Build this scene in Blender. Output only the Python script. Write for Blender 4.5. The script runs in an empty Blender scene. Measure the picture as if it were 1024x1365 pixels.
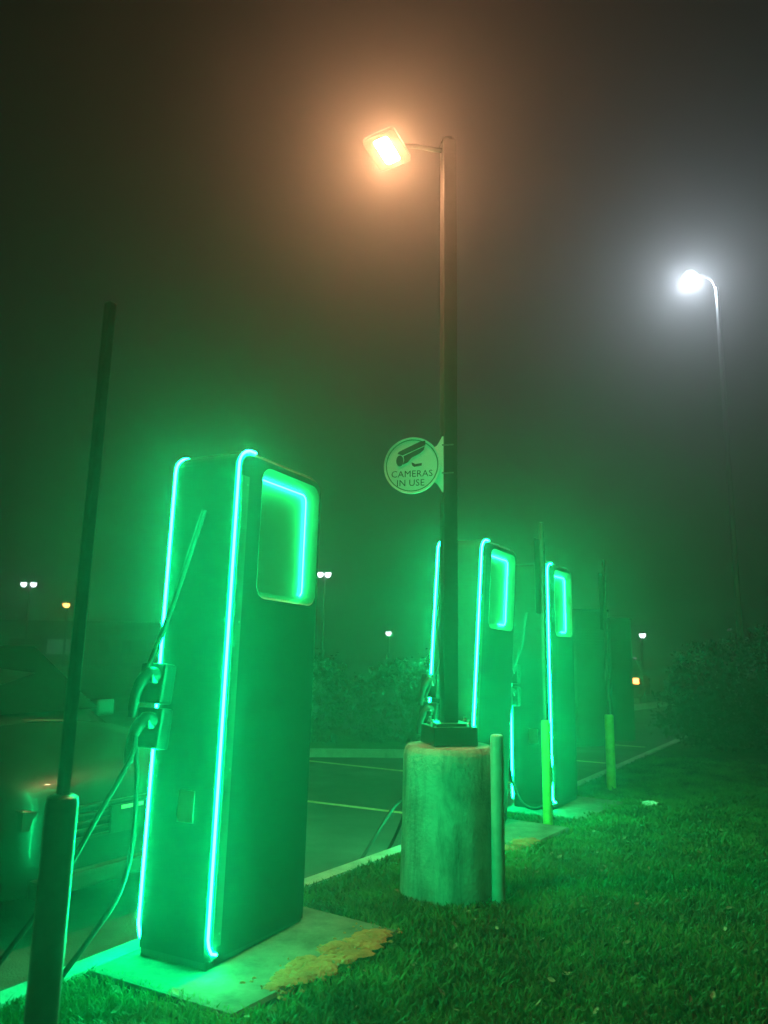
import bpy, bmesh, math, random
import numpy as np
from mathutils import Vector, Matrix, Euler
from mathutils.geometry import tessellate_polygon

random.seed(7); np.random.seed(7)
S = bpy.context.scene
COL = S.collection
R = math.radians

# ------------------------------------------------------------------ camera
cd = bpy.data.cameras.new('camera'); cam = bpy.data.objects.new('camera', cd); COL.objects.link(cam)
cd.sensor_fit = 'VERTICAL'; cd.sensor_height = 36.0; cd.lens = 36.0*1025/1365
cd.dof.use_dof = True; cd.dof.focus_distance = 5.0; cd.dof.aperture_fstop = 2.2
cd.clip_start = 0.02; cd.clip_end = 600
cam.matrix_world = Matrix.Translation((0, 0, 1.5)) @ Matrix.Rotation(R(90+10.2), 4, 'X') @ Matrix.Rotation(R(0.8), 4, 'Z')
S.camera = cam

# ------------------------------------------------------------------ world: night sky, town glow
W = bpy.data.worlds.new('World'); S.world = W; W.use_nodes = True
nt = W.node_tree; nt.nodes.clear()
out = nt.nodes.new('ShaderNodeOutputWorld'); bg = nt.nodes.new('ShaderNodeBackground')
sky = nt.nodes.new('ShaderNodeTexSky'); sky.sky_type = 'NISHITA'; sky.sun_disc = False
sky.sun_elevation = R(8); sky.sun_rotation = R(180); sky.dust_density = 4.0
mx = nt.nodes.new('ShaderNodeMix'); mx.data_type = 'RGBA'; mx.blend_type = 'MULTIPLY'
mx.inputs['Factor'].default_value = 1.0
nt.links.new(sky.outputs[0], mx.inputs['A']); mx.inputs['B'].default_value = (1.0, 0.72, 0.5, 1)
nt.links.new(mx.outputs['Result'], bg.inputs['Color']); bg.inputs['Strength'].default_value = 0.0032
nt.links.new(bg.outputs[0], out.inputs['Surface'])

# light levels of the lamps that stand in the place
LED_RGB = (0.60, 560.0, 138.0)          # front light strips
WIN_RGB = (0.52, 62.0, 11.0)          # strips in the head recesses
WARM_RGB = (1330.0, 610.0, 285.0)        # shoebox lamp
WHITE_RGB = (640.0, 720.0, 820.0)       # tall white lamp
FOG = 0.014
FOG_G = 0.82

S.view_settings.view_transform = 'Standard'; S.view_settings.look = 'None'
S.view_settings.exposure = 0.0; S.view_settings.gamma = 1.0; S.view_settings.use_curve_mapping = False
S.render.engine = 'CYCLES'
cy = S.cycles
cy.use_denoising = True; cy.max_bounces = 5; cy.diffuse_bounces = 3; cy.glossy_bounces = 3
cy.volume_bounces = 1; cy.transmission_bounces = 3; cy.sample_clamp_indirect = 4.0
cy.use_light_tree = True; cy.caustics_reflective = False; cy.caustics_refractive = False

# ------------------------------------------------------------------ materials
def mat(name, col, rough=0.6, metal=0.0, var=0.0, scale=8.0, bump=0.0, bscale=None, col2=None, stretch=None, coat=0.0):
    m = bpy.data.materials.new(name); m.use_nodes = True
    t = m.node_tree; b = t.nodes['Principled BSDF']
    b.inputs['Roughness'].default_value = rough; b.inputs['Metallic'].default_value = metal
    b.inputs['Coat Weight'].default_value = coat
    tc = t.nodes.new('ShaderNodeTexCoord'); mp = t.nodes.new('ShaderNodeMapping')
    t.links.new(tc.outputs['Object'], mp.inputs['Vector'])
    if stretch: mp.inputs['Scale'].default_value = stretch
    n = t.nodes.new('ShaderNodeTexNoise'); n.inputs['Scale'].default_value = scale
    n.inputs['Detail'].default_value = 6; n.inputs['Roughness'].default_value = 0.65
    t.links.new(mp.outputs[0], n.inputs['Vector'])
    r = t.nodes.new('ShaderNodeValToRGB')
    c2 = col2 if col2 else tuple(max(0, c*(1-var)) for c in col)
    r.color_ramp.elements[0].position = 0.33; r.color_ramp.elements[1].position = 0.67
    r.color_ramp.elements[0].color = (*c2, 1); r.color_ramp.elements[1].color = (*[min(1, c*(1+(0 if col2 else var*0.6))) for c in col], 1)
    t.links.new(n.outputs['Fac'], r.inputs['Fac']); t.links.new(r.outputs['Color'], b.inputs['Base Color'])
    if bump > 0:
        n2 = t.nodes.new('ShaderNodeTexNoise'); n2.inputs['Scale'].default_value = bscale or scale*6
        n2.inputs['Detail'].default_value = 4
        t.links.new(mp.outputs[0], n2.inputs['Vector'])
        bp = t.nodes.new('ShaderNodeBump'); bp.inputs['Strength'].default_value = bump; bp.inputs['Distance'].default_value = 0.01
        t.links.new(n2.outputs['Fac'], bp.inputs['Height']); t.links.new(bp.outputs[0], b.inputs['Normal'])
    return m

def emit(name, rgb, base=(0.5, 0.5, 0.5)):
    m = bpy.data.materials.new(name); m.use_nodes = True
    b = m.node_tree.nodes['Principled BSDF']
    mxv = max(rgb)
    b.inputs['Base Color'].default_value = (*base, 1)
    b.inputs['Emission Color'].default_value = (rgb[0]/mxv, rgb[1]/mxv, rgb[2]/mxv, 1)
    b.inputs['Emission Strength'].default_value = mxv
    m.cycles.emission_sampling = 'FRONT'
    return m

M = {}
M['asphalt'] = mat('asphalt', (0.062, 0.06, 0.058), 0.85, 0, 0.35, 3.0, 0.9, 90)
M['lawn_soil'] = mat('lawn_soil', (0.045, 0.08, 0.022), 0.95, 0, 0.5, 5, 1.0, 60)
M['concrete'] = mat('concrete', (0.125, 0.115, 0.095), 0.95, 0, 0.55, 6, 0.5, 40)
M['kerb'] = mat('kerb_concrete', (0.38, 0.37, 0.34), 0.9, 0, 0.3, 4, 0.6, 45)
M['line'] = mat('line_paint', (0.62, 0.45, 0.20), 0.7, 0, 0.3, 14, 0.4, 70)
M['soil'] = mat('warm_lit_soil', (0.46, 0.13, 0.05), 0.95, 0, 0.35, 10, 1.0, 70)  # soil reddened to carry the warm lamp where green light is shaded
M['shell'] = mat('charger_shell', (0.024, 0.027, 0.027), 0.55, 0, 0.12, 2.0, 0.05, 120)
M['shell'].node_tree.nodes['Principled BSDF'].inputs['Specular IOR Level'].default_value = 0.2
M['litcorner'] = mat('charger_lit_corner', (0.075, 0.08, 0.08), 0.5, 0, 0.1, 5)  # paler than the shell: strip light on the corner, put into the colour
M['plinth'] = mat('charger_plinth', (0.025, 0.027, 0.027), 0.6, 0, 0.2, 6)
M['bezel'] = mat('recess_bezel', (0.30, 0.31, 0.31), 0.5, 0, 0.05, 3)
M['panel'] = mat('recess_panel', (0.55, 0.57, 0.57), 0.5, 0, 0.08, 2.5)
M['led'] = emit('led_strip_light', LED_RGB)
M['winled'] = emit('recess_strip_light', WIN_RGB)
M['rubber'] = mat('cable_rubber', (0.008, 0.008, 0.009), 0.6, 0, 0.2, 30)
M['plug'] = mat('plug_plastic', (0.014, 0.015, 0.015), 0.5, 0, 0.15, 20)
M['plugglint'] = mat('plug_highlight_tone', (0.30, 0.31, 0.31), 0.35)  # pale tone for the highlight painted on the plugs
M['yellow'] = mat('sleeve_yellow', (0.20, 0.66, 0.10), 0.5, 0, 0.25, 9, 0.15, 50)
M['palepost'] = mat('pale_post_paint', (0.42, 0.46, 0.42), 0.5, 0, 0.2, 10)
M['galv'] = mat('galvanised_steel', (0.20, 0.205, 0.21), 0.38, 0.9, 0.15, 30)
M['dkpost'] = mat('dark_post_paint', (0.06, 0.065, 0.065), 0.32, 0.2, 0.15, 25)
M['signwhite'] = mat('sign_white', (0.80, 0.82, 0.80), 0.5, 0, 0.06, 6)
M['signback'] = mat('sign_back', (0.05, 0.055, 0.055), 0.45, 0.4, 0.1, 8)
M['signblue'] = mat('sign_green_print', (0.06, 0.16, 0.09), 0.5)
M['ink'] = mat('sign_ink', (0.03, 0.035, 0.035), 0.55)
M['bronze'] = mat('lamp_bronze_paint', (0.045, 0.042, 0.04), 0.3, 0.3, 0.12, 18, 0.03, 80)
M['warm'] = emit('warm_lamp_light', WARM_RGB)
M['white'] = emit('white_lamp_light', WHITE_RGB)
M['rimpaint'] = mat('lamp_rim_paint', (0.06, 0.052, 0.045), 0.35, 0.2)
M['pedestal'] = None
M['leaf_dark'] = mat('shrub_leaf', (0.028, 0.048, 0.02), 0.6, 0, 0.5, 3)
M['leaf_mid'] = mat('shrub_leaf_mid', (0.055, 0.085, 0.03), 0.55, 0, 0.5, 3)
M['bark'] = mat('bark', (0.09, 0.065, 0.045), 0.9, 0, 0.3, 12, 0.6, 40)
M['grass'] = mat('grass_blade', (0.065, 0.19, 0.05), 0.62, 0, 0.6, 2.4)
M['deadleaf'] = mat('dead_leaf', (0.22, 0.22, 0.13), 0.7, 0, 0.4, 9)
M['paper'] = mat('crumpled_paper', (0.82, 0.82, 0.80), 0.6, 0, 0.08, 20)
M['carpaint'] = mat('car_paint_dark', (0.010, 0.012, 0.013), 0.40, 0.1, 0.1, 4, 0, None, None, None, 0.12)
M['carpaint2'] = mat('car_paint_grey', (0.06, 0.065, 0.07), 0.22, 0.4, 0.1, 4, 0, None, None, None, 0.6)
M['carglass'] = mat('car_glass', (0.008, 0.010, 0.011), 0.06, 0, 0.1, 2)
M['chrome'] = mat('chrome_trim', (0.6, 0.6, 0.6), 0.12, 1.0)
M['lampglass'] = mat('headlight_glass', (0.03, 0.035, 0.035), 0.06)
M['tyre'] = mat('tyre_rubber', (0.015, 0.015, 0.015), 0.8)
M['rim'] = mat('alloy_rim', (0.35, 0.35, 0.36), 0.3, 0.9)
M['plate'] = mat('plate_highlight', (0.80, 0.62, 0.30), 0.35)  # highlight on the car plate, painted as a pale warm colour
M['dimplate'] = mat('plate_dimmed', (0.012, 0.014, 0.014), 0.4, 0, 0.4, 15)  # plate colour darkened so that only the painted highlight shows
M['blackplastic'] = mat('black_plastic', (0.018, 0.018, 0.018), 0.5)
M['cabinet'] = mat('cabinet_paint', (0.10, 0.11, 0.11), 0.5, 0.1, 0.12, 3)
M['wall'] = mat('store_wall', (0.07, 0.07, 0.068), 0.85, 0, 0.15, 2)
M['roof'] = mat('store_roof', (0.06, 0.06, 0.065), 0.8)
M['litwin'] = emit('lit_shop_window', (0.02, 0.04, 0.05))
M['red'] = emit('tail_light_glow', (9.0, 2.4, 0.6))
M['head'] = emit('head_light_glow', (2.5, 2.8, 2.5))
M['amber'] = emit('amber_light_glow', (16.0, 10.0, 3.0))
M['farwhite'] = emit('far_white_light', (7.0, 7.8, 8.2))
M['faramber'] = emit('far_amber_light', (10.0, 4.0, 0.9))

# oil and damp stains on the lot
t_ = M['asphalt'].node_tree; pb = t_.nodes['Principled BSDF']
src = pb.inputs['Base Color'].links[0].from_socket; tc_ = [n for n in t_.nodes if n.type == 'TEX_COORD'][0]
n_ = t_.nodes.new('ShaderNodeTexNoise'); n_.inputs['Scale'].default_value = 0.55; n_.inputs['Detail'].default_value = 5; n_.inputs['Distortion'].default_value = 0.8
t_.links.new(tc_.outputs['Object'], n_.inputs['Vector'])
r_ = t_.nodes.new('ShaderNodeValToRGB'); r_.color_ramp.elements[0].position = 0.40; r_.color_ramp.elements[1].position = 0.62
r_.color_ramp.elements[0].color = (0.5, 0.5, 0.5, 1); r_.color_ramp.elements[1].color = (1.1, 1.1, 1.1, 1)
t_.links.new(n_.outputs['Fac'], r_.inputs['Fac'])
x_ = t_.nodes.new('ShaderNodeMix'); x_.data_type = 'RGBA'; x_.blend_type = 'MULTIPLY'; x_.inputs['Factor'].default_value = 1
t_.links.new(src, x_.inputs['A']); t_.links.new(r_.outputs[0], x_.inputs['B']); t_.links.new(x_.outputs['Result'], pb.inputs['Base Color'])

# light passes through grass blades
t_ = M['grass'].node_tree; pb = t_.nodes['Principled BSDF']; mo = [n for n in t_.nodes if n.type == 'OUTPUT_MATERIAL'][0]
tr = t_.nodes.new('ShaderNodeBsdfTranslucent'); ms = t_.nodes.new('ShaderNodeMixShader'); ms.inputs[0].default_value = 0.35
t_.links.new(pb.inputs['Base Color'].links[0].from_socket, tr.inputs['Color'])
t_.links.new(pb.outputs[0], ms.inputs[1]); t_.links.new(tr.outputs[0], ms.inputs[2]); t_.links.new(ms.outputs[0], mo.inputs['Surface'])

# stained concrete for the pedestal
def pedestal_mat():
    m = mat('pedestal_concrete', (0.40, 0.40, 0.37), 0.92, 0, 0.3, 4, 0.8, 45)
    t = m.node_tree; b = t.nodes['Principled BSDF']
    ramp = [n for n in t.nodes if n.type == 'VALTORGB'][0]
    tc = [n for n in t.nodes if n.type == 'TEX_COORD'][0]
    mp = t.nodes.new('ShaderNodeMapping'); mp.inputs['Scale'].default_value = (1, 1, 0.22)
    t.links.new(tc.outputs['Object'], mp.inputs['Vector'])
    n = t.nodes.new('ShaderNodeTexNoise'); n.inputs['Scale'].default_value = 8; n.inputs['Detail'].default_value = 7
    n.inputs['Roughness'].default_value = 0.7; n.inputs['Distortion'].default_value = 0.5
    t.links.new(mp.outputs[0], n.inputs['Vector'])
    r = t.nodes.new('ShaderNodeValToRGB'); r.color_ramp.elements[0].position = 0.36; r.color_ramp.elements[1].position = 0.58
    r.color_ramp.elements[0].color = (0.55, 0.55, 0.52, 1); r.color_ramp.elements[1].color = (1.15, 1.15, 1.1, 1)
    t.links.new(n.outputs['Fac'], r.inputs['Fac'])
    x = t.nodes.new('ShaderNodeMix'); x.data_type = 'RGBA'; x.blend_type = 'MULTIPLY'; x.inputs['Factor'].default_value = 1
    t.links.new(ramp.outputs[0], x.inputs['A']); t.links.new(r.outputs[0], x.inputs['B'])
    t.links.new(x.outputs['Result'], b.inputs['Base Color'])
    return m
M['pedestal'] = pedestal_mat()

# ------------------------------------------------------------------ helpers
def link(name, mesh, parent=None):
    o = bpy.data.objects.new(name, mesh); COL.objects.link(o)
    if parent is not None: o.parent = parent
    return o

def tag(o, label=None, cat=None, group=None, kind=None):
    if label: o['label'] = label
    if cat: o['category'] = cat
    if group: o['group'] = group
    if kind: o['kind'] = kind
    return o

def thing(name, loc, rot, label, cat, group=None):
    o = bpy.data.objects.new(name, None); COL.objects.link(o)
    o.empty_display_size = 0.1
    o.location = loc
    if isinstance(rot, (int, float)): o.rotation_euler = (0, 0, rot)
    else: o.rotation_euler = rot
    return tag(o, label, cat, group)

class MB:
    def __init__(s): s.v = []; s.f = []
    def add(s, vs, fs):
        b = len(s.v); s.v += [tuple(p) for p in vs]; s.f += [tuple(b+i for i in f) for f in fs]
    def box(s, c, d, rz=0.0, rx=0.0, ry=0.0):
        m = Euler((rx, ry, rz)).to_matrix(); c = Vector(c)
        vs = [c + m @ Vector((sx*d[0]/2, sy*d[1]/2, sz*d[2]/2)) for sx in (-1, 1) for sy in (-1, 1) for sz in (-1, 1)]
        s.add(vs, [(0, 1, 3, 2), (4, 6, 7, 5), (0, 4, 5, 1), (2, 3, 7, 6), (0, 2, 6, 4), (1, 5, 7, 3)])
    def tube(s, pts, r, n=8, cap=True):
        pts = [Vector(p) for p in pts]; k = len(pts); rs = r if hasattr(r, '__len__') else [r]*k
        vs = []; up = None
        for i, p in enumerate(pts):
            t = (pts[min(i+1, k-1)] - pts[max(i-1, 0)]).normalized()
            if up is None:
                up = Vector((0, 0, 1)) if abs(t.z) < 0.9 else Vector((1, 0, 0))
            a = t.cross(up).normalized(); b2 = a.cross(t).normalized(); up = b2
            for j in range(n):
                w = 2*math.pi*j/n
                vs.append(p + (a*math.cos(w) + b2*math.sin(w))*rs[i])
        fs = [(i*n+j, i*n+(j+1) % n, (i+1)*n+(j+1) % n, (i+1)*n+j) for i in range(k-1) for j in range(n)]
        if cap: fs += [tuple(range(n-1, -1, -1)), tuple((k-1)*n+j for j in range(n))]
        s.add(vs, fs)
    def lathe(s, prof, n=24, c=(0, 0, 0), sx=1, sy=1):
        vs = []; fs = []
        for (r, z) in prof:
            for j in range(n):
                w = 2*math.pi*j/n; vs.append((c[0]+r*math.cos(w)*sx, c[1]+r*math.sin(w)*sy, c[2]+z))
        k = len(prof)
        fs = [(i*n+j, i*n+(j+1) % n, (i+1)*n+(j+1) % n, (i+1)*n+j) for i in range(k-1) for j in range(n)]
        fs += [tuple(range(n-1, -1, -1)), tuple((k-1)*n+j for j in range(n))]
        s.add(vs, fs)
    def prism(s, poly, h, M4=None):       # polygon in x,y extruded in z 0..h then moved by M4
        n = len(poly); vs = [Vector((x, y, 0)) for x, y in poly] + [Vector((x, y, h)) for x, y in poly]
        if M4 is not None: vs = [M4 @ v for v in vs]
        s.add(vs, [tuple(range(n-1, -1, -1)), tuple(range(n, 2*n))] + [(i, (i+1) % n, n+(i+1) % n, n+i) for i in range(n)])
    def build(s, name, m, parent=None, smooth=False, bevel=0.0):
        me = bpy.data.meshes.new(name); me.from_pydata(s.v, [], s.f); me.update()
        bm = bmesh.new(); bm.from_mesh(me)
        bmesh.ops.recalc_face_normals(bm, faces=bm.faces)
        if bevel > 0:
            es = [e for e in bm.edges if len(e.link_faces) == 2 and e.calc_face_angle(0) > 0.6]
            bmesh.ops.bevel(bm, geom=es, offset=bevel, segments=2, affect='EDGES', profile=0.6)
        bm.to_mesh(me); bm.free()
        me.materials.append(m)
        if smooth:
            me.polygons.foreach_set('use_smooth', [True]*len(me.polygons))
            try: me.set_sharp_from_angle(angle=R(38))
            except Exception: pass
        return link(name, me, parent)

def loft(mb, secs, close=True):
    n = len(secs[0]); vs = [p for s_ in secs for p in s_]; fs = []
    for i in range(len(secs)-1):
        for j in range(n if close else n-1):
            fs.append((i*n+j, i*n+(j+1) % n, (i+1)*n+(j+1) % n, (i+1)*n+j))
    if close: fs += [tuple(range(n-1, -1, -1)), tuple((len(secs)-1)*n+j for j in range(n))]
    mb.add(vs, fs)

def copy_tree(o, parent=None):
    c = o.copy(); COL.objects.link(c)
    if parent is not None: c.parent = parent
    for ch in list(o.children): copy_tree(ch, c)
    return c

def smooth_path(pts, n=6):
    P = [Vector(p) for p in pts]; res = []
    for i in range(len(P)-1):
        p0 = P[max(i-1, 0)]; p1 = P[i]; p2 = P[i+1]; p3 = P[min(i+2, len(P)-1)]
        for k in range(n):
            t = k/n
            res.append(0.5*((2*p1)+(-p0+p2)*t+(2*p0-5*p1+4*p2-p3)*t*t+(-p0+3*p1-3*p2+p3)*t**3))
    res.append(P[-1]); return res

# ------------------------------------------------------------------ the lie of the land
D = Vector((0.527, 0.850, 0)).normalized()      # along the kerb, away from the viewer
RT = Vector((D.y, -D.x, 0))                     # from the kerb into the lawn
K0 = Vector((-1.45, 3.84, 0))
ROWROT = math.atan2(D.y, D.x)
def zfun(x, y):
    if y < 4.5: return 0.0
    return -0.029*(min(y, 9.9)-4.5)
def UV(u, v, dz=0.0):
    p = K0 + D*u + RT*v
    return Vector((p.x, p.y, zfun(p.x, p.y)+dz))
def lawn_z(u, v):
    p = K0 + D*u + RT*v
    z = zfun(p.x, p.y)
    if v > 0.25: z += 0.018*math.sin(p.x*1.7+0.4)*math.sin(p.y*1.3) * min(1, (v-0.25)/0.8)
    if v > 4: z += 0.02*(v-4)
    return z

# lot: one large asphalt sheet following the fall of the ground
def sheet(name, xs, ys, zf, m, kind='structure'):
    vs = [(x, y, zf(x, y)) for y in ys for x in xs]; nx = len(xs)
    fs = [(j*nx+i, j*nx+i+1, (j+1)*nx+i+1, (j+1)*nx+i) for j in range(len(ys)-1) for i in range(nx-1)]
    mb = MB(); mb.add(vs, fs); o = mb.build(name, m); return tag(o, None, None, None, kind)
sheet('parking_lot', [-170, -60, -20, -8, -4, 0, 4, 8, 20, 60, 170],
      [-30, -5, 0, 4.5, 6, 7.5, 9.9, 14, 20, 40, 80, 180], lambda x, y: zfun(x, y)-0.13, M['asphalt'])

# lawn
us = list(np.arange(-14, 10.01, 0.5)) + [11, 12, 13, 14, 15.5]
vs_ = [0.02, 0.15, 0.3] + list(np.arange(0.6, 10.1, 0.5)) + [12, 16, 22, 30]
pts = []
for v in vs_:
    for u in us:
        p = K0 + D*u + RT*v; pts.append((p.x, p.y, lawn_z(u, v)-0.012))
nu = len(us)
mb = MB(); mb.add(pts, [(j*nu+i, j*nu+i+1, (j+1)*nu+i+1, (j+1)*nu+i) for j in range(len(vs_)-1) for i in range(nu-1)])
tag(mb.build('lawn', M['lawn_soil'], None, True), kind='structure')

# kerb along the lawn
def kerb(name, path, w=0.15, h=0.13, top=0.0):
    mb = MB(); secs = []
    for i, p in enumerate(path):
        a = path[max(i-1, 0)]; b = path[min(i+1, len(path)-1)]
        t = (b-a); t.z = 0; t.normalize(); nrm = Vector((-t.y, t.x, 0))
        z = p.z+top
        q = lambda o_, zz: (p.x+nrm.x*o_, p.y+nrm.y*o_, zz)
        secs.append([q(0, z-h-0.1), q(0, z), q(w-0.03, z), q(w-0.006, z-0.012), q(w, z-0.035), q(w+0.02, z-h-0.1)])
    loft(mb, secs); return tag(mb.build(name, M['kerb'], None, False), kind='structure')
kerb('kerb', [UV(u, 0.02, 0.004) for u in np.arange(-14, 15.6, 0.5)])
kerb('kerb', [Vector((2.2, 16.9, -0.157)), Vector((3.49, 20.3, -0.157)), Vector((7.47, 24.49, -0.157)), Vector((9.87, 27.6, -0.157)), Vector((20, 36, -0.157))], 0.2, 0.1, 0.03)

# painted stall lines, square to the kerb
for i, u in enumerate((-0.3, 2.45, 5.2, 7.95, 10.7, 13.4)):
    mb = MB(); n = 12; vv = []
    for k in range(n+1):
        v = -0.55 - 5.0*k/n
        if i == 2: v = -1.15 - 5.0*k/n
        for s_ in (-0.05, 0.05):
            p = UV(u+s_, v); vv.append((p.x, p.y, zfun(p.x, p.y)-0.13+0.004))
    mb.add(vv, [(2*k, 2*k+1, 2*k+3, 2*k+2) for k in range(n)])
    tag(mb.build('stall_line', M['line']), kind='structure')

# concrete pads under the chargers
def pad(base, tilt=0):
    mb = MB()
    o = base
    L = [(-0.26, -0.40), (0.98, -0.47), (1.02, 0.47), (-0.30, 0.475)]
    z0 = o.z+0.012
    n = Vector((-D.y, D.x, 0))
    top = [o + D*a + n*b for a, b in L]
    # chamfered slab, its edge 25 mm above the turf
    ins = [o + D*(a*0.97) + n*(b*0.97) for a, b in L]
    v = [Vector((p.x, p.y, o.z-0.12)) for p in top]+[Vector((p.x, p.y, z0)) for p in top]+[Vector((p.x, p.y, z0+0.015)) for p in ins]
    fs = [(i, (i+1) % 4, 4+(i+1) % 4, 4+i) for i in range(4)]+[(4+i, 4+(i+1) % 4, 8+(i+1) % 4, 8+i) for i in range(4)]+[(8, 9, 10, 11)]
    mb.add(v, fs)
    return tag(mb.build('concrete_pad', M['concrete']), kind='structure')
PADZ = 0.027
C1 = Vector((-0.79, 3.88, 0.0)); C2 = Vector((0.735, 6.72, -0.066)); C3 = Vector((1.755, 8.2, -0.107))
for c in (C1, C2+Vector((0.06, 0.0, 0)), C3): pad(c)

# bare soil beside the pads, its red-brown carrying warm light in green shade
def soil(base, poly, name='warm_lit_soil'):
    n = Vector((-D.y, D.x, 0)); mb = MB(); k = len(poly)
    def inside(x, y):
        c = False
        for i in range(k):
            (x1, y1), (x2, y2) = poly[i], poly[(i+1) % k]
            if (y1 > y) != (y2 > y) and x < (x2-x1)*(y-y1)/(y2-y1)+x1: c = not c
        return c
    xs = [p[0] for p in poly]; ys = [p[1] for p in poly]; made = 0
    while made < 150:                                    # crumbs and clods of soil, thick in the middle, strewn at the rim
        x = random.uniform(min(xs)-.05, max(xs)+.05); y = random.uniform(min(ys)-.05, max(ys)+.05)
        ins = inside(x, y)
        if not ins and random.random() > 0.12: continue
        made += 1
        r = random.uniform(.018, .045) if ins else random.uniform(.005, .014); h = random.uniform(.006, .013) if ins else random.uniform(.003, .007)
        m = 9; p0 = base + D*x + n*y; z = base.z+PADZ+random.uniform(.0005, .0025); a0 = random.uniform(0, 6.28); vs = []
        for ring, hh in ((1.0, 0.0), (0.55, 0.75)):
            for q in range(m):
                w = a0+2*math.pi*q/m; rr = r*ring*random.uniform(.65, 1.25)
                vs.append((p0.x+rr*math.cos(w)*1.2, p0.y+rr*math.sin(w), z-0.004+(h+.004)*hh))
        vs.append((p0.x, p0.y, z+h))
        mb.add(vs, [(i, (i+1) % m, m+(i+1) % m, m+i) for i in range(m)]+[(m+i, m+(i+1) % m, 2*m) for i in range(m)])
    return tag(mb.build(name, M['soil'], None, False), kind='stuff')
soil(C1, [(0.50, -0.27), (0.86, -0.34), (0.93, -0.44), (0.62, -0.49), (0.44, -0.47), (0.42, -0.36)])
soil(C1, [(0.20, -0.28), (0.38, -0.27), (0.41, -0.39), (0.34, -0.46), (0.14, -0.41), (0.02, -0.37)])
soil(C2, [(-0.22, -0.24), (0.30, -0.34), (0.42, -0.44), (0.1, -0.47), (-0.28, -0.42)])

# ------------------------------------------------------------------ charging stations
CH_W, CH_L, CH_H = 0.44, 0.82, 2.53
def rounded(poly_pts, segs=6):       # [(x,y,r)...] -> rounded polygon
    res = []; n = len(poly_pts)
    for i in range(n):
        p = Vector(poly_pts[i][:2]); r = poly_pts[i][2]
        a = Vector(poly_pts[i-1][:2]); b = Vector(poly_pts[(i+1) % n][:2])
        if r <= 0: res.append((p.x, p.y)); continue
        u = (a-p).normalized(); w = (b-p).normalized()
        ang = u.angle(w); t = r/math.tan(ang/2); c = p+(u+w).normalized()*(r/math.sin(ang/2))
        s0 = p+u*t-c; s1 = p+w*t-c
        a0 = math.atan2(s0.y, s0.x); a1 = math.atan2(s1.y, s1.x)
        da = (a1-a0+math.pi) % (2*math.pi)-math.pi
        for k in range(segs+1):
            q = a0+da*k/segs; res.append((c.x+r*math.cos(q), c.y+r*math.sin(q)))
    return res

def charger_body():
    H, L, Wd = CH_H, CH_L, CH_W; c = 0.022
    outer = rounded([(0, 0.05, 0.0), (L, 0.05, 0.0), (L, H, 0.10), (0, H, 0.10)], 6)
    inner = rounded([(c, 0.05, 0.0), (L-c, 0.05, 0.0), (L-c, H-c, 0.08), (c, H-c, 0.08)], 6)
    hole = rounded([(0.205, 1.755, 0.075), (0.775, 1.755, 0.075), (0.775, 2.475, 0.075), (0.205, 2.475, 0.075)], 6)
    panel = rounded([(0.235, 1.80, 0.05), (0.735, 1.80, 0.05), (0.735, 2.43, 0.05), (0.235, 2.43, 0.05)], 6)
    mb = MB(); n = len(outer)
    rings = [[(x, 0.0, z) for x, z in inner], [(x, c, z) for x, z in outer], [(x, Wd-c, z) for x, z in outer], [(x, Wd, z) for x, z in inner]]
    vs = [p for r_ in rings for p in r_]
    mb.add(vs, [(i*n+j, i*n+(j+1) % n, (i+1)*n+(j+1) % n, (i+1)*n+j) for i in range(3) for j in range(n)])
    for y in (0.0, Wd):
        loops = [[Vector((x, z, 0)) for x, z in inner], [Vector((x, z, 0)) for x, z in hole]]
        tris = tessellate_polygon(loops); flat = inner+hole
        mb.add([(x, y, z) for x, z in flat], [tuple(t) for t in tris])
    return mb, hole, panel

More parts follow.
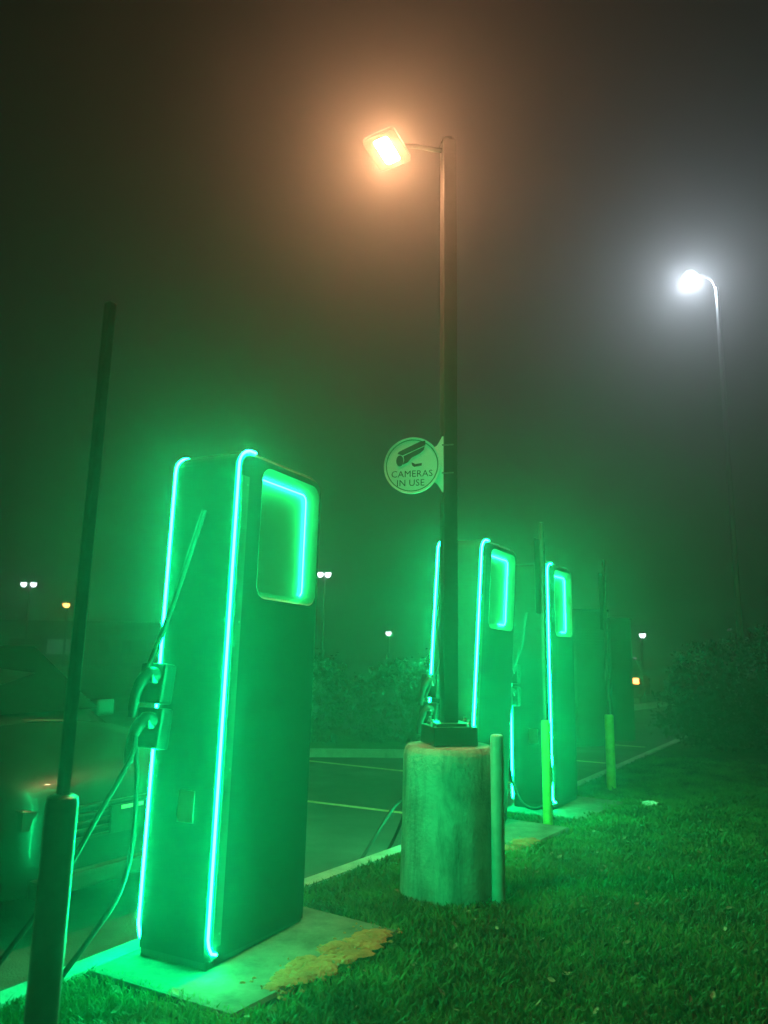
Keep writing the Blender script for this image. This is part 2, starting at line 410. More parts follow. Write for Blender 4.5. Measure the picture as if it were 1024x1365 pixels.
def build_charger(base, rot, label, group, detail):
    t = thing('charging_station', base, rot, label, 'charger', group)
    mb, hole, panel = charger_body()
    o = mb.build('body', M['shell'], t)
    # weld so that the shell shades as one skin
    bm = bmesh.new(); bm.from_mesh(o.data); bmesh.ops.remove_doubles(bm, verts=bm.verts, dist=0.0005)
    bmesh.ops.recalc_face_normals(bm, faces=bm.faces); bm.to_mesh(o.data); bm.free()
    p = MB(); p.box((CH_L/2, CH_W/2, 0.025), (CH_L-0.03, CH_W-0.03, 0.055)); p.build('plinth', M['plinth'], t, False, 0.004)
    dep = 0.075
    for y, s in ((0.0, 1), (CH_W, -1)):
        b = MB(); n = len(hole)
        b.add([(x, y-s*0.003, z) for x, z in hole]+[(x, y+s*dep, z) for x, z in panel],
              [(i, (i+1) % n, n+(i+1) % n, n+i) for i in range(n)])
        bo = b.build('recess_bezel', M['bezel'], t, True)
        q = MB(); q.add([(x, y+s*dep, z) for x, z in panel], [tuple(range(len(panel)))])
        q.build('recess_panel', M['panel'], t)
        w = MB()
        path = []
        x0, x1, z0, z1, r_ = 0.242, 0.726, 1.808, 2.421, 0.042
        path.append((x0, z1))
        for k in range(7):
            a = math.pi/2*(1-k/6); path.append((x1-r_+r_*math.cos(a), z1-r_+r_*math.sin(a)))
        for k in range(5):
            a = -math.pi/2*k/6*detail['curl']; path.append((x1-r_+r_*math.cos(a), z0+r_+r_*math.sin(a)))
        if detail['curl'] > 1.0: path.append((x1-0.15, z0))
        w.tube([(px, y+s*(dep-0.016), pz) for px, pz in path], 0.0042, 6)
        w.build('recess_light_strip', M['winled'], t, True)
    # light strips set in the two front corners
    for y, s in ((0.002, 1), (CH_W-0.002, -1)):
        xx = 0.002; pts_ = []
        pts_ += [(0.055, y-s*0.012, 0.075), (0.026, y-s*0.006, 0.085), (0.012, y, 0.115), (xx, y, 0.15)]
        pts_ += [(xx, y, z) for z in (0.8, 1.5, 2.2, CH_H-0.11)]
        for k in range(1, 7):
            a = math.pi-math.pi/2*k/6; pts_.append((0.10+0.099*math.cos(a), y, CH_H-0.10+0.099*math.sin(a)))
        pts_.append((0.135, y, CH_H-0.001))
        m_ = MB(); m_.tube(pts_, 0.0062, 8); m_.build('light_strip', M['led'], t, True)
    for y in (0.001, CH_W-0.001):
        m_ = MB(); m_.box((0.062, y, 1.245), (0.062, 0.005, 2.28)); m_.build('lit_corner_band', M['litcorner'], t, False, 0.0015)  # paler band painted in for the corner lit by its light strip
        for zz in (0.16, 0.9, 1.62, 2.34):
            k = MB(); k.lathe([(0.006, 0), (0.006, 0.002), (0.003, 0.004)], 8); sg_ = -1 if y < 0.1 else 1
            k.v = [(0.078+v[0], y+sg_*(0.0022+v[2]), zz+v[1]) for v in k.v]; k.build('screw', M['galv'], t)
    # cap seam and front label plate
    m_ = MB(); m_.box((CH_L*0.55, CH_W/2, CH_H+0.004), (CH_L*0.72, CH_W-0.07, 0.010)); m_.build('top_cap', M['plinth'], t, False, 0.003)
    m_ = MB(); m_.box((-0.0015, 0.19, 0.72), (0.004, 0.10, 0.15)); m_.build('label_plate', M['bezel'], t)
    m_ = MB(); m_.box((CH_L+0.0015, CH_W/2, 1.0), (0.006, CH_W-0.09, 1.75)); m_.build('service_door', M['plinth'], t, False, 0.002)
    # holsters and plugs on the left half of the front
    for (hy, hz) in detail['holsters']:
        h = MB(); h.box((-0.045, hy+0.03, hz), (0.09, 0.17, 0.20), 0, 0, 0.12); ho = h.build('holster', M['plug'], t, False, 0.016)
        g = MB()
        g.tube(smooth_path([(-0.03, hy, hz+0.01), (-0.10, hy+0.005, hz+0.045), (-0.145, hy+0.02, hz+0.03), (-0.17, hy+0.045, hz-0.05), (-0.165, hy+0.06, hz-0.16)], 4),
               [0.045]*3+[0.040]*4+[0.030]*4+[0.026]*4+[0.022]*2, 10)
        go = g.build('plug', M['plug'], t, True)
        f = MB(); f.prism(rounded([(-0.028, 0, .006), (0.028, 0, .006), (0.02, 0.042, .008), (-0.016, 0.05, .008)], 3), 0.006,
                          Matrix.Translation((-0.120, hy-0.026, hz+0.005)) @ Matrix.Rotation(R(78), 4, 'X') @ Matrix.Rotation(R(15), 4, 'Y'))
        f.build('plug_highlight', M['plugglint'], go)  # pale triangle painted in as the highlight on the plug
    for path, r_ in detail['cables']:
        c = MB(); c.tube(smooth_path(path, 7), r_, 8)
        co = c.build('cable', M['rubber'], t, True)
    return t

def to_local(base, rotm, pts_w):
    m = (Matrix.Translation(base) @ rotm.to_4x4()).inverted()
    return [tuple(m @ Vector(p)) for p in pts_w]
GRP = 'charging stations along the kerb'
def rot_of(tx, ty):          # lean: small turn about world axes, then the row's heading
    return Euler((tx, ty, 0)).to_matrix() @ Matrix.Rotation(ROWROT, 3, 'Z')

# nearest station
r1 = Matrix.Rotation(ROWROT+R(4), 3, 'Z') @ Matrix.Rotation(R(1.5), 3, 'Y')
b1 = C1+Vector((0.0, -0.02, PADZ-0.012))
cab1 = [
    ([(-0.015, 0.20, 2.20), (-0.05, 0.25, 1.95), (-0.075, 0.33, 1.65), (-0.11, 0.40, 1.40), (-0.15, 0.43, 1.22), (-0.165, 0.43, 1.16)], 0.014),
    (to_local(b1, r1, [(-1.20, 3.90, 1.07), (-1.205, 3.86, 0.97), (-1.31, 3.78, 0.73), (-1.425, 3.72, 0.48), (-1.53, 3.64, 0.30), (-1.66, 3.55, 0.10), (-1.80, 3.50, -0.08), (-2.0, 3.5, -0.118), (-2.3, 3.7, -0.118)]), 0.013),
    (to_local(b1, r1, [(-1.20, 3.91, 1.02), (-1.19, 3.93, 0.88), (-1.195, 3.95, 0.57), (-1.235, 3.92, 0.345), (-1.33, 3.88, 0.18), (-1.41, 3.84, 0.06), (-1.50, 3.82, -0.06), (-1.62, 3.85, -0.116), (-1.8, 4.0, -0.118)]), 0.013),
]
t1 = build_charger(b1, r1.to_euler(), 'nearest and largest charging station with green light strips, left of the concrete pedestal',
                   GRP, dict(curl=1.0, holsters=[(0.375, 1.30), (0.375, 1.08)], cables=cab1))

r2 = Matrix.Rotation(R(3.1), 3, 'Y') @ Matrix.Rotation(ROWROT, 3, 'Z')
b2 = C2+Vector((0, 0, PADZ))
cab2 = [
    ([(-0.015, 0.22, 1.95), (-0.06, 0.27, 1.6), (-0.10, 0.36, 1.3), (-0.16, 0.40, 1.12)], 0.014),
    (to_local(b2, r2, [(0.40, 6.72, 1.0), (0.36, 6.75, 0.75), (0.25, 6.85, 0.34), (0.12, 6.85, 0.20), (-0.02, 6.60, 0.04), (-0.15, 6.37, -0.12), (-0.20, 6.25, -0.165), (-0.26, 6.1, -0.163)]), 0.014),
    (to_local(b2, r2, [(0.42, 6.70, 1.0), (0.36, 6.72, 0.6), (0.22, 6.75, 0.2), (0.12, 6.8, -0.05), (0.03, 6.72, -0.168), (-0.04, 6.62, -0.17)]), 0.014),
]
t2 = build_charger(b2, r2.to_euler(), 'charging station leaning slightly to the right behind the concrete pedestal, its head lit green',
                   GRP, dict(curl=1.5, holsters=[(0.375, 1.22), (0.375, 0.98)], cables=cab2))
r3 = Matrix.Rotation(ROWROT, 3, 'Z')
b3 = C3+Vector((0, 0, PADZ))
cab3 = [
    ([(-0.165, 0.36, 1.12), (-0.20, 0.38, 0.8), (-0.24, 0.36, 0.4), (-0.26, 0.25, 0.12), (-0.24, 0.10, 0.05), (-0.16, 0.0, 0.12), (-0.10, -0.03, 0.35), (-0.09, 0.0, 0.55), (-0.03, 0.06, 0.7)], 0.016),
    ([(-0.015, 0.24, 2.0), (-0.06, 0.29, 1.65), (-0.11, 0.36, 1.4), (-0.16, 0.40, 1.24)], 0.014),
]
t3 = build_charger(b3, r3.to_euler(), 'smallest and farthest green-lit charging station of the row, a black cable looped across its foot',
                   GRP, dict(curl=1.5, holsters=[(0.375, 1.35), (0.375, 1.12)], cables=cab3))

# ------------------------------------------------------------------ concrete pedestal and lamp post with the sign
PC = Vector((0.45, 5.27, -0.02))
ped = thing('concrete_pedestal', PC, 0.3, 'stained round concrete pedestal under the lamp post in the grass', 'pedestal')
mb = MB()
prof = [(0.318, -0.05), (0.316, 0.03), (0.309, 0.25), (0.303, 0.5), (0.299, 0.75), (0.297, 0.86), (0.288, 0.895), (0.268, 0.913), (0.02, 0.918)]
mb.lathe(prof, 40)
for i, v in enumerate(mb.v):
    a = math.atan2(v[1], v[0]); j = 0.004*math.sin(a*7+v[2]*9)+0.003*math.sin(a*13-v[2]*21)
    k = 1+j*2; mb.v[i] = (v[0]*k, v[1]*k, v[2])
mb.build('shaft', M['pedestal'], ped, True)

lp = thing('lamp_post', PC+Vector((0, 0, 0.918)), 0, 'square dark lamp post on the concrete pedestal with a glowing warm shoebox lamp', 'lamp post')
mb = MB(); mb.box((0, 0, 2.21), (0.103, 0.103, 4.42), R(14)); mb.build('pole', M['bronze'], lp, True, 0.012)
mb = MB(); mb.box((0, 0, 0.06), (0.30, 0.30, 0.12), R(14)); mb.box((0, 0, 0.125), (0.24, 0.24, 0.03), R(14)); mb.build('base_cover', M['bronze'], lp, False, 0.008)
for sx, sy in ((-1, -1), (1, -1), (1, 1), (-1, 1)):
    mb = MB(); mb.lathe([(0.016, 0), (0.016, 0.022), (0.009, 0.028), (0.009, 0.045)], 8, (sx*0.118, sy*0.118, 0.12)); mb.build('bolt', M['galv'], lp)
mb = MB(); mb.lathe([(0.055, 0), (0.05, 0.02), (0.02, 0.035)], 12, (0, 0, 4.42)); mb.build('pole_cap', M['bronze'], lp)
hc = Vector((-0.015-PC.x, 5.18-PC.y, 4.275))      # lamp head, in post coordinates
mb = MB(); mb.tube([(-0.03, 0, 4.345), (hc.x*0.55, hc.y*0.55, 4.35), (hc.x+0.10, hc.y+0.03, 4.345)], 0.019, 10); mb.build('arm', M['bronze'], lp, True)
HEAD_R = Matrix.Rotation(R(62), 4, 'Z')
def lamp_head(parent, c, L, Wd, lensL, lensW, lens_mat, rot, h=0.10, drop=0.012):
    mb = MB(); f = 0.82
    top = rounded([(-L/2*f, -Wd/2*f, .03), (L/2*f, -Wd/2*f, .03), (L/2*f, Wd/2*f, .03), (-L/2*f, Wd/2*f, .03)], 4)
    bot = rounded([(-L/2, -Wd/2, .035), (L/2, -Wd/2, .035), (L/2, Wd/2, .035), (-L/2, Wd/2, .035)], 4)
    n = len(top)
    inn = rounded([(-lensL/2, -lensW/2, .02), (lensL/2, -lensW/2, .02), (lensL/2, lensW/2, .02), (-lensL/2, lensW/2, .02)], 4)
    X = Matrix.Translation(c) @ rot
    vs = [X @ Vector((x, y, h)) for x, y in top]+[X @ Vector((x, y, 0.03)) for x, y in bot]+[X @ Vector((x, y, 0.0)) for x, y in bot]
    fs = [tuple(range(n))]+[(i, (i+1) % n, n+(i+1) % n, n+i) for i in range(n)]+[(n+i, n+(i+1) % n, 2*n+(i+1) % n, 2*n+i) for i in range(n)]
    vs += [X @ Vector((x, y, 0.006)) for x, y in inn]
    bi = 3*n
    vs += [X @ Vector((x*0.93, y*0.93, 0.0)) for x, y in bot]
    b4 = 4*n
    fs += [(2*n+i, 2*n+(i+1) % n, b4+(i+1) % n, b4+i) for i in range(n)]
    fs += [(b4+i, b4+(i+1) % n, bi+(i+1) % n, bi+i) for i in range(n)]
    mb.add(vs, fs); ho = mb.build('lamp_head', M['rimpaint'], parent, True)
    mb = MB()
    vs = [X @ Vector((x, y, 0.004)) for x, y in inn]+[X @ Vector((x*0.97, y*0.97, -drop)) for x, y in inn]
    mb.add(vs, [(i, (i+1) % n, n+(i+1) % n, n+i) for i in range(n)]+[tuple(range(n, 2*n))]+[tuple(range(n-1, -1, -1))])
    mb.build('lens', lens_mat, ho, True)
    return ho
lamp_head(lp, hc, 0.315, 0.265, 0.225, 0.11, M['warm'], Matrix.Rotation(R(-13), 4, 'X') @ HEAD_R, 0.07, -0.003)

# CAMERAS IN USE
SY = 5.225
sg = thing('round_sign', (0.40, SY, 2.785), R(-14), 'round flanged sign reading CAMERAS IN USE on the lamp post', 'sign')
mb = MB(); RX = Matrix.Rotation(R(90), 4, 'X')
disc = [(-0.213+0.2*math.cos(2*math.pi*k/48), 0.2*math.sin(2*math.pi*k/48)) for k in range(48)]
mb.prism(disc, 0.010, Matrix.Translation((0, 0.005, 0)) @ RX); mb.build('disc', M['signwhite'], sg)
fl = [(-0.055, 0.125), (-0.035, 0.135), (-0.012, 0.175), (0.0, 0.20), (0.012, 0.20), (0.012, -0.20), (0.0, -0.20), (-0.012, -0.175), (-0.035, -0.14), (-0.055, -0.125), (-0.017, -0.04), (-0.0125, 0.0), (-0.017, 0.04)]
mb = MB(); mb.prism(fl, 0.008, Matrix.Translation((0.001, 0.004, 0)) @ RX); mb.box((0.009, 0.012, 0), (0.006, 0.03, 0.40)); mb.build('flange', M['signwhite'], sg)
mb = MB(); ring = 48
ro, ri = 0.2035, 0.1985
vs = []
for k in range(ring):
    a = 2*math.pi*k/ring
    for rr, yy in ((ro, -0.008), (ri, -0.008), (ri, 0.008), (ro, 0.008)): vs.append((-0.213+rr*math.cos(a), yy, rr*math.sin(a)))
mb.add(vs, [(4*k+j, 4*k+(j+1) % 4, 4*((k+1) % ring)+(j+1) % 4, 4*((k+1) % ring)+j) for k in range(ring) for j in range(4)])
mb.build('rim', M['signwhite'], sg, True)
mb = MB(); vs = []
for k in range(ring):
    a = 2*math.pi*k/ring
    for rr in (0.188, 0.181): vs.append((-0.213+rr*math.cos(a), -0.0062, rr*math.sin(a)))
mb.add(vs, [(2*k, 2*k+1, 2*((k+1) % ring)+1, 2*((k+1) % ring)) for k in range(ring)]); mb.build('border_line', M['signblue'], sg)
def lettering(txt, size, x, z, parent, m, name='lettering', yoff=-0.0065, spacing=1.05, bold=0.0):
    cu = bpy.data.curves.new(name, 'FONT'); cu.body = txt; cu.size = size; cu.align_x = 'CENTER'; cu.space_character = spacing
    cu.offset = bold; cu.resolution_u = 3
    tmp = bpy.data.objects.new(name, cu); COL.objects.link(tmp)
    dg = bpy.context.evaluated_depsgraph_get(); dg.update()
    me = bpy.data.meshes.new_from_object(tmp.evaluated_get(dg)); bpy.data.objects.remove(tmp)
    me.transform(Matrix.Translation((x, yoff, z)) @ RX); me.materials.clear(); me.materials.append(m)
    return link(name, me, parent)
lettering('CAMERAS', 0.066, -0.213, -0.083, sg, M['ink'])
lettering('IN', 0.066, -0.289, -0.148, sg, M['ink'])
lettering('USE', 0.066, -0.178, -0.148, sg, M['ink'])
# bullet camera picture: flat print
mb = MB()
def flat(poly, yo=-0.0065): mb.add([(x*1.12-0.211, yo, 0.012+(z-.01)*1.2) for x, z in poly], [tuple(range(len(poly)))])
flat([(-0.095, 0.072), (-0.088, 0.085), (0.045, 0.140), (0.082, 0.146), (0.084, 0.118), (-0.062, 0.062)])
flat([(-0.056, 0.058), (0.080, 0.112), (0.074, 0.090), (0.052, 0.072), (-0.005, 0.046), (-0.03, 0.018), (-0.062, 0.006), (-0.052, 0.03)])
flat([(-0.080+0.026*math.cos(a)*0.9, 0.030+0.034*math.sin(a)) for a in [2*math.pi*k/16 for k in range(16)]])
flat([(-0.005, 0.018), (0.012, 0.012), (0.018, 0.006), (0.062, 0.012), (0.060, -0.004), (0.012, -0.010), (0.0, 0.0)])
mb.build('camera_picture', M['ink'], sg)
for bz in (0.13, -0.07):
    mb = MB(); mb.box((0.045, -0.03, bz), (0.08, 0.01, 0.008), 0); mb.build('strap_clamp', M['galv'], sg)

# ------------------------------------------------------------------ bollard-sleeved sign posts
def sign_post(base, label, sleeve_h, post_top, sleeve_mat, sw=0.045, rz=ROWROT, lean=0.0, pw=0.048, panel=True, wide=0.30, pz=(1.95, 2.68)):
    t = thing('sign_post', base, rz, label, 'sign post', 'sign posts with sleeves in front of the chargers')
    if lean: t.rotation_euler = (Matrix.Rotation(lean, 3, 'Y') @ Matrix.Rotation(rz, 3, 'Z')).to_euler()
    mb = MB(); mb.lathe([(sw, -0.03), (sw, sleeve_h-0.03), (sw*0.93, sleeve_h-0.008), (sw*0.7, sleeve_h)], 20); mb.build('sleeve', sleeve_mat, t, True)
    if post_top > sleeve_h: mb = MB(); w = pw; mb.box((0, 0, (sleeve_h+post_top)/2), (w, 0.034, post_top-sleeve_h+0.04)); mb.build('post', M['dkpost'], t, False, 0.006)
    if panel:
        mb = MB(); zz = (pz[0]+pz[1])/2
        mb.prism(rounded([(-wide/2, -(pz[1]-pz[0])/2, .03), (wide/2, -(pz[1]-pz[0])/2, .03), (wide/2, (pz[1]-pz[0])/2, .03), (-wide/2, (pz[1]-pz[0])/2, .03)], 3), 0.004,
                 Matrix.Translation((0, 0.026, zz)) @ RX)
        mb.build('sign_panel', M['signback'], t)
    for bz in ((pz[1]-0.10, pz[0]+0.08, 1.35) if panel else ()):
        mb = MB(); mb.lathe([(0.013, 0.0), (0.013, 0.008), (0.007, 0.016)], 8)
        mb.v = [(0.004+v[0], -0.017-v[2], v[1]+bz) for v in mb.v]; mb.build('bolt', M['galv'], t)
    return t
sign_post(Vector((-1.035, 2.6, 0.0)), 'dark sleeved sign post close to the viewer at the left edge of the photo', 1.03, 2.70, M['dkpost'], 0.050, lean=R(0.8), pw=0.032, panel=False)
sign_post(Vector((0.735, 5.05, -0.015)), 'pale round post without a sign right against the concrete pedestal', 1.0, 1.0, M['palepost'], 0.042, panel=False)
sign_post(Vector((1.555, 7.49, -0.087)), 'yellow-green sleeved sign post in front of the farthest charging station', 0.96, 2.83, M['yellow'], 0.045)
sign_post(Vector((2.86, 9.95, -0.158)), 'bright yellow-green sleeved sign post alone on the grass beyond the chargers', 0.905, 2.83, M['yellow'], 0.056)

# ------------------------------------------------------------------ tall white lamp
wl = thing('lamp_post', (8.28, 18.0, -0.157), 0, 'tall slim lamp post with a dazzling white lamp at the upper right', 'lamp post')
mb = MB(); mb.tube([(0, 0, 0.0), (0, 0, 5), (0, 0, 10.75)], [0.075, 0.062, 0.048], 10); mb.build('pole', M['galv'], wl, True)
mb = MB(); mb.lathe([(0.19, 0), (0.19, 0.04), (0.12, 0.12), (0.085, 0.3)], 16); mb.build('base_cover', M['galv'], wl, True)
mb = MB(); mb.tube(smooth_path([(0, 0, 10.65), (-0.12, 0, 10.95), (-0.35, 0, 11.06), (-0.5, 0, 11.06)], 4), 0.03, 8); mb.build('arm', M['galv'], wl, True)
mb = MB(); mb.lathe([(0.02, 0.26), (0.10, 0.24), (0.19, 0.14), (0.215, 0.06), (0.21, 0.03)], 20, (-0.66, 0, 10.93)); ho = mb.build('lamp_head', M['galv'], wl, True)
mb = MB(); mb.lathe([(0.145, 0.03), (0.14, -0.03), (0.105, -0.085), (0.05, -0.12), (0.01, -0.128)], 20, (-0.66, 0, 10.93)); mb.build('lens', M['white'], ho, True)

# ------------------------------------------------------------------ far lamps
def far_lamp(x, y, z, label, n, lm, name='street_lamp', r=0.24, gap=0.62):
    t = thing(name, (x, y, -0.157), 0, label, 'street lamp', 'street lamps far across the lot')
    mb = MB(); mb.tube([(0, 0, 0), (0, 0, z+0.05)], [0.11, 0.07], 8); mb.build('pole', M['galv'], t, True)
    offs = [0.0] if n == 1 else [-gap/2-r*0.3, gap/2+r*0.3]
    if n > 1:
        mb = MB(); mb.tube([(offs[0], 0, z+0.26), (0, 0, z+0.1), (offs[1], 0, z+0.26)], 0.035, 6); mb.build('arm', M['galv'], t)
    for ox in offs:
        mb = MB(); mb.lathe([(0.05, 0.32), (r*1.15, 0.24), (r*1.15, 0.17)], 12, (ox, -0.3, z)); hh = mb.build('lamp_head', M['galv'], t)
        mb = MB(); mb.lathe([(r, 0.17), (r*0.9, 0.0), (r*0.45, -0.12), (0.01, -0.14)], 12, (ox, -0.3, z), 1, 1); mb.build('lens', lm, hh, True)
far_lamp(-27.45, 60, 6.25, 'tiny double-headed white street lamp far off at the left', 2, M['farwhite'], r=0.22)
far_lamp(-24.4, 60, 4.7, 'tiny orange street lamp far off at the left below the double lamp', 1, M['faramber'], r=0.26)
far_lamp(-4.2, 55, 6.85, 'double-headed white street lamp seen far off just right of the nearest charger', 2, M['farwhite'], r=0.21, gap=0.42)
far_lamp(0.56, 70, 3.1, 'tiny single white street lamp far off left of the concrete pedestal', 1, M['farwhite'], r=0.24)
far_lamp(19.97, 60, 3.0, 'single white street lamp far off at the right beside the dark shrubs', 1, M['farwhite'], r=0.24)

# ------------------------------------------------------------------ cars
def car(label, loc, rz, paint, group, lights=None, full=True):
    t = thing('parked_car', loc, rz, label, 'car', group)
    def sec(x, hw, zb, zt, crown=0.03):
        P = [(-hw*0.92, zb), (-hw, zb+0.12), (-hw*1.0, (zb+zt)/2+0.05), (-hw*0.97, zt-0.10), (-hw*0.86, zt-0.015), (-hw*0.45, zt+crown), (0, zt+crown*1.3)]
        full_ = P+[(-a, b) for a, b in reversed(P[:-1])]
        return [(x, a, b) for a, b in full_]
    st = [(0.0, .62, .32, .74), (-.05, .76, .26, .82), (-.18, .85, .23, .90), (-.5, .915, .22, .98), (-1.0, .925, .20, 1.03), (-1.35, .93, .2, 1.06), (-2.5, .93, .2, 1.08),
          (-3.8, .92, .22, 1.10), (-4.4, .88, .28, 1.05), (-4.58, .80, .34, .95), (-4.62, .7, .4, .85)]
    mb = MB(); loft(mb, [sec(*s) for s in st]); body = mb.build('body', paint, t, True)
    def top(x, hb, hr, z0, z1):
        P = [(-hb, z0), (-(hb+hr)/2-.02, (z0+z1)/2), (-hr, z1-0.05), (-hr*0.8, z1), (0, z1+0.025)]
        return [(x, a, b) for a, b in P+[(-a, b) for a, b in reversed(P[:-1])]]
    mb = MB(); loft(mb, [top(-1.20, .78, .74, 1.0, 1.06), top(-1.65, .82, .70, 1.03, 1.42), top(-2.05, .84, .64, 1.05, 1.60), (top(-2.6, .85, .63, 1.05, 1.66)),
                         top(-3.5, .84, .63, 1.05, 1.65), top(-4.05, .80, .60, 1.05, 1.55), top(-4.5, .72, .62, 1.0, 1.06)])
    mb.build('cabin', paint, t, True)
    mb = MB(); mb.add([(-1.27, -.70, 1.12), (-1.27, .70, 1.12), (-2.0, .58, 1.605), (-2.0, -.58, 1.605)], [(0, 1, 2, 3)])
    mb.v = [(x+0.03, y, z+0.035) for x, y, z in mb.v]; mb.build('windscreen', M['carglass'], t)
    for s in (-1, 1):
        for (xa, xb, xc, xd) in ((-1.7, -2.62, -2.62, -2.15), (-2.7, -3.55, -3.5, -2.7), (-3.63, -4.2, -3.95, -3.58)):
            mb = MB(); mb.add([(xa, s*.862, 1.13), (xb, s*.872, 1.13), (xc, s*.672, 1.58), (xd, s*.672, 1.58)], [(0, 1, 2, 3)]); mb.build('side_window', M['carglass'], t)
        # headlight
        mb = MB(); loft(mb, [[(-.02, s*.50, .70), (-.02, s*.50, .60), (-.02, s*.72, .62), (-.02, s*.72, .72)], [(-.30, s*.60, .84), (-.28, s*.60, .68), (-.42, s*.93, .72), (-.42, s*.93, .86)]])
        hl = mb.build('headlight', M['head'] if lights == 'head' else M['lampglass'], t)
        mb = MB(); mb.box((-4.60, s*.66, .86), (.06, .26, .18)); mb.build('tail_light', M['red'] if lights == 'tail' else M['blackplastic'], t, False, .01)
        if full:
            mb = MB(); mb.box((-1.62, s*1.03, 1.13), (.14, .20, .14)); mb.build('mirror', paint, t, False, .03)
        for wx in (-.92, -3.65):
            mb = MB(); mb.lathe([(.26, -.11), (.33, -.10), (.345, -.06), (.345, .06), (.33, .10), (.26, .11)], 24)
            mb.v = [(wx+v[0], s*.84+v[2], .345+v[1]) for v in mb.v]; w = mb.build('wheel', M['tyre'], t, True)
            mb = MB()
            for k in range(5):
                a = 2*math.pi*k/5
                mb.box((wx+.13*math.cos(a), s*.94, .345+.13*math.sin(a)), (.24, .02, .06), 0, 0, -a)
            mb.box((wx, s*.94, .345), (.10, .03, .10)); mb.build('rim', M['rim'], w)
    if full:
        for k in range(5):
            mb = MB(); mb.box((0.0, 0, .52+.045*k), (.05, .92-.02*k, .016)); mb.build('grille_bar', M['blackplastic'], t, False, .004)
        mb = MB(); mb.box((.035, 0, .60), (.012, .32, .16)); pl = mb.build('licence_plate', M['dimplate'], t, False, .003)
        mb = MB(); mb.box((.0425, 0, .662), (.004, .17, .022)); mb.build('plate_glint', M['plate'], pl)  # painted highlight along the top of the dark plate
        mb = MB(); mb.box((.02, 0, .30), (.10, 1.3, .10)); mb.build('bumper_lip', M['blackplastic'], t, False, .02)
        mb = MB(); mb.tube([(-1.15, .35, 1.085), (-1.32, -.25, 1.115), (-1.36, -.6, 1.13)], .012, 6); mb.build('wiper', M['blackplastic'], t)
    return t
CR = math.atan2(RT.y, RT.x)
car('dark glossy car parked nose-in to the kerb at the left edge, pale glint painted on its plate', (-1.60, 5.14, -0.145), CR, M['carpaint'], 'cars parked about the lot')
car('dim grey car far across the lot at the left with two faint headlights', (-17.3, 38, -0.287), R(-62), M['carpaint2'], 'cars parked about the lot', 'head', False)
car('dim grey car far behind the farthest charger with glowing orange tail lights', (9.9, 31.8, -0.287), R(68), M['carpaint2'], 'cars parked about the lot', 'tail', False)
car('unlit dark car at the far left of the lot behind the near parked car', (-7.6, 14.5, -0.287), CR, M['carpaint'], 'cars parked about the lot', None, False)

# ------------------------------------------------------------------ cabinets beyond the chargers
def cabinet(loc, w, d, h, label):
    t = thing('power_cabinet', loc, R(14), label, 'power cabinet', 'power cabinets beyond the chargers')
    mb = MB(); mb.box((0, 0, h/2), (w, d, h)); mb.build('housing', M['cabinet'], t, False, .015)
    mb = MB(); mb.box((0, -d/2-.008, h/2+.03), (w-.10, .016, h-.22)); dr = mb.build('door', M['cabinet'], t, False, .005)
    mb = MB(); mb.box((w*.36, -d/2-.03, h*.52), (.03, .03, .22)); mb.build('handle', M['galv'], dr, False, .004)
    for k in range(7):
        mb = MB(); mb.box((0, -d/2-.021, h-.35-.055*k), (w*.6, .012, .02), 0, .5); mb.build('vent_slat', M['cabinet'], dr)
    mb = MB(); mb.box((0, 0, h+.02), (w+.04, d+.04, .04)); mb.build('cap', M['cabinet'], t, False, .008)
cabinet((4.08, 15.9, -0.287), 0.78, .7, 2.62, 'tall grey power cabinet right behind the farthest charging station')
cabinet((5.02, 16.9, -0.287), 0.50, .6, 2.50, 'narrower power cabinet at the right beside the taller one')

# ------------------------------------------------------------------ shrubs
def leafy(name, loc, blobs, n, leaf, label, group, lm, stems=5):
    t = thing(name, loc, random.uniform(0, 6), label, 'shrub', group)
    t.rotation_euler = (0, 0, 0)
    tot = sum(b[3]*b[4]*b[5] for b in blobs); V = []; F = []
    for (bx, by, bz, rx, ry, rz) in blobs:
        k = int(n*rx*ry*rz/tot)
        nc = max(6, k//28)
        for c in range(nc):
            a = np.random.normal(size=3); a /= np.linalg.norm(a); r = random.uniform(0.55, 1.04)**0.6
            cc = np.array((bx, by, bz))+a*r*np.array((rx, ry, rz))
            for q in range(28):
                p = cc+np.random.normal(size=3)*0.085
                if p[2] < 0.02: continue
                e1 = np.random.normal(size=3); e1 /= np.linalg.norm(e1); e2 = np.cross(e1, np.random.normal(size=3)); e2 /= np.linalg.norm(e2)
                l = leaf*random.uniform(.6, 1.3); b = len(V)
                V += [tuple(p-e1*l), tuple(p+e2*l*.42), tuple(p+e1*l), tuple(p-e2*l*.42)]; F.append((b, b+1, b+2, b+3))
    me = bpy.data.meshes.new('foliage'); me.from_pydata(V, [], F); me.materials.append(lm); o = link('foliage', me, t)
    for s in range(stems):
        b = random.choice(blobs); mb = MB(); x0, y0 = random.uniform(-.2, .2), random.uniform(-.2, .2)
        mb.tube(smooth_path([(x0, y0, -.02), ((x0+b[0])/2, (y0+b[1])/2, b[2]*.6), (b[0]+random.uniform(-.2, .2), b[1], b[2]+b[5]*.5)], 3), [.03, .028, .026, .022, .018, .014, .01], 6)
        mb.build('stem', M['bark'], t, True)
    return t
HG = 'dark shrubs behind the lawn at the right'
leafy('shrub', (6.0, 14.0, -.12), [(0, 0, .9, .95, .8, .95), (.7, .2, 1.1, .8, .8, 1.0), (-.55, .1, .55, .6, .6, .6), (.3, 0, .5, 1.2, .7, .55)], 9000, .055, 'low left end of the dark shrub mass at the right of the lawn', HG, M['leaf_dark'])
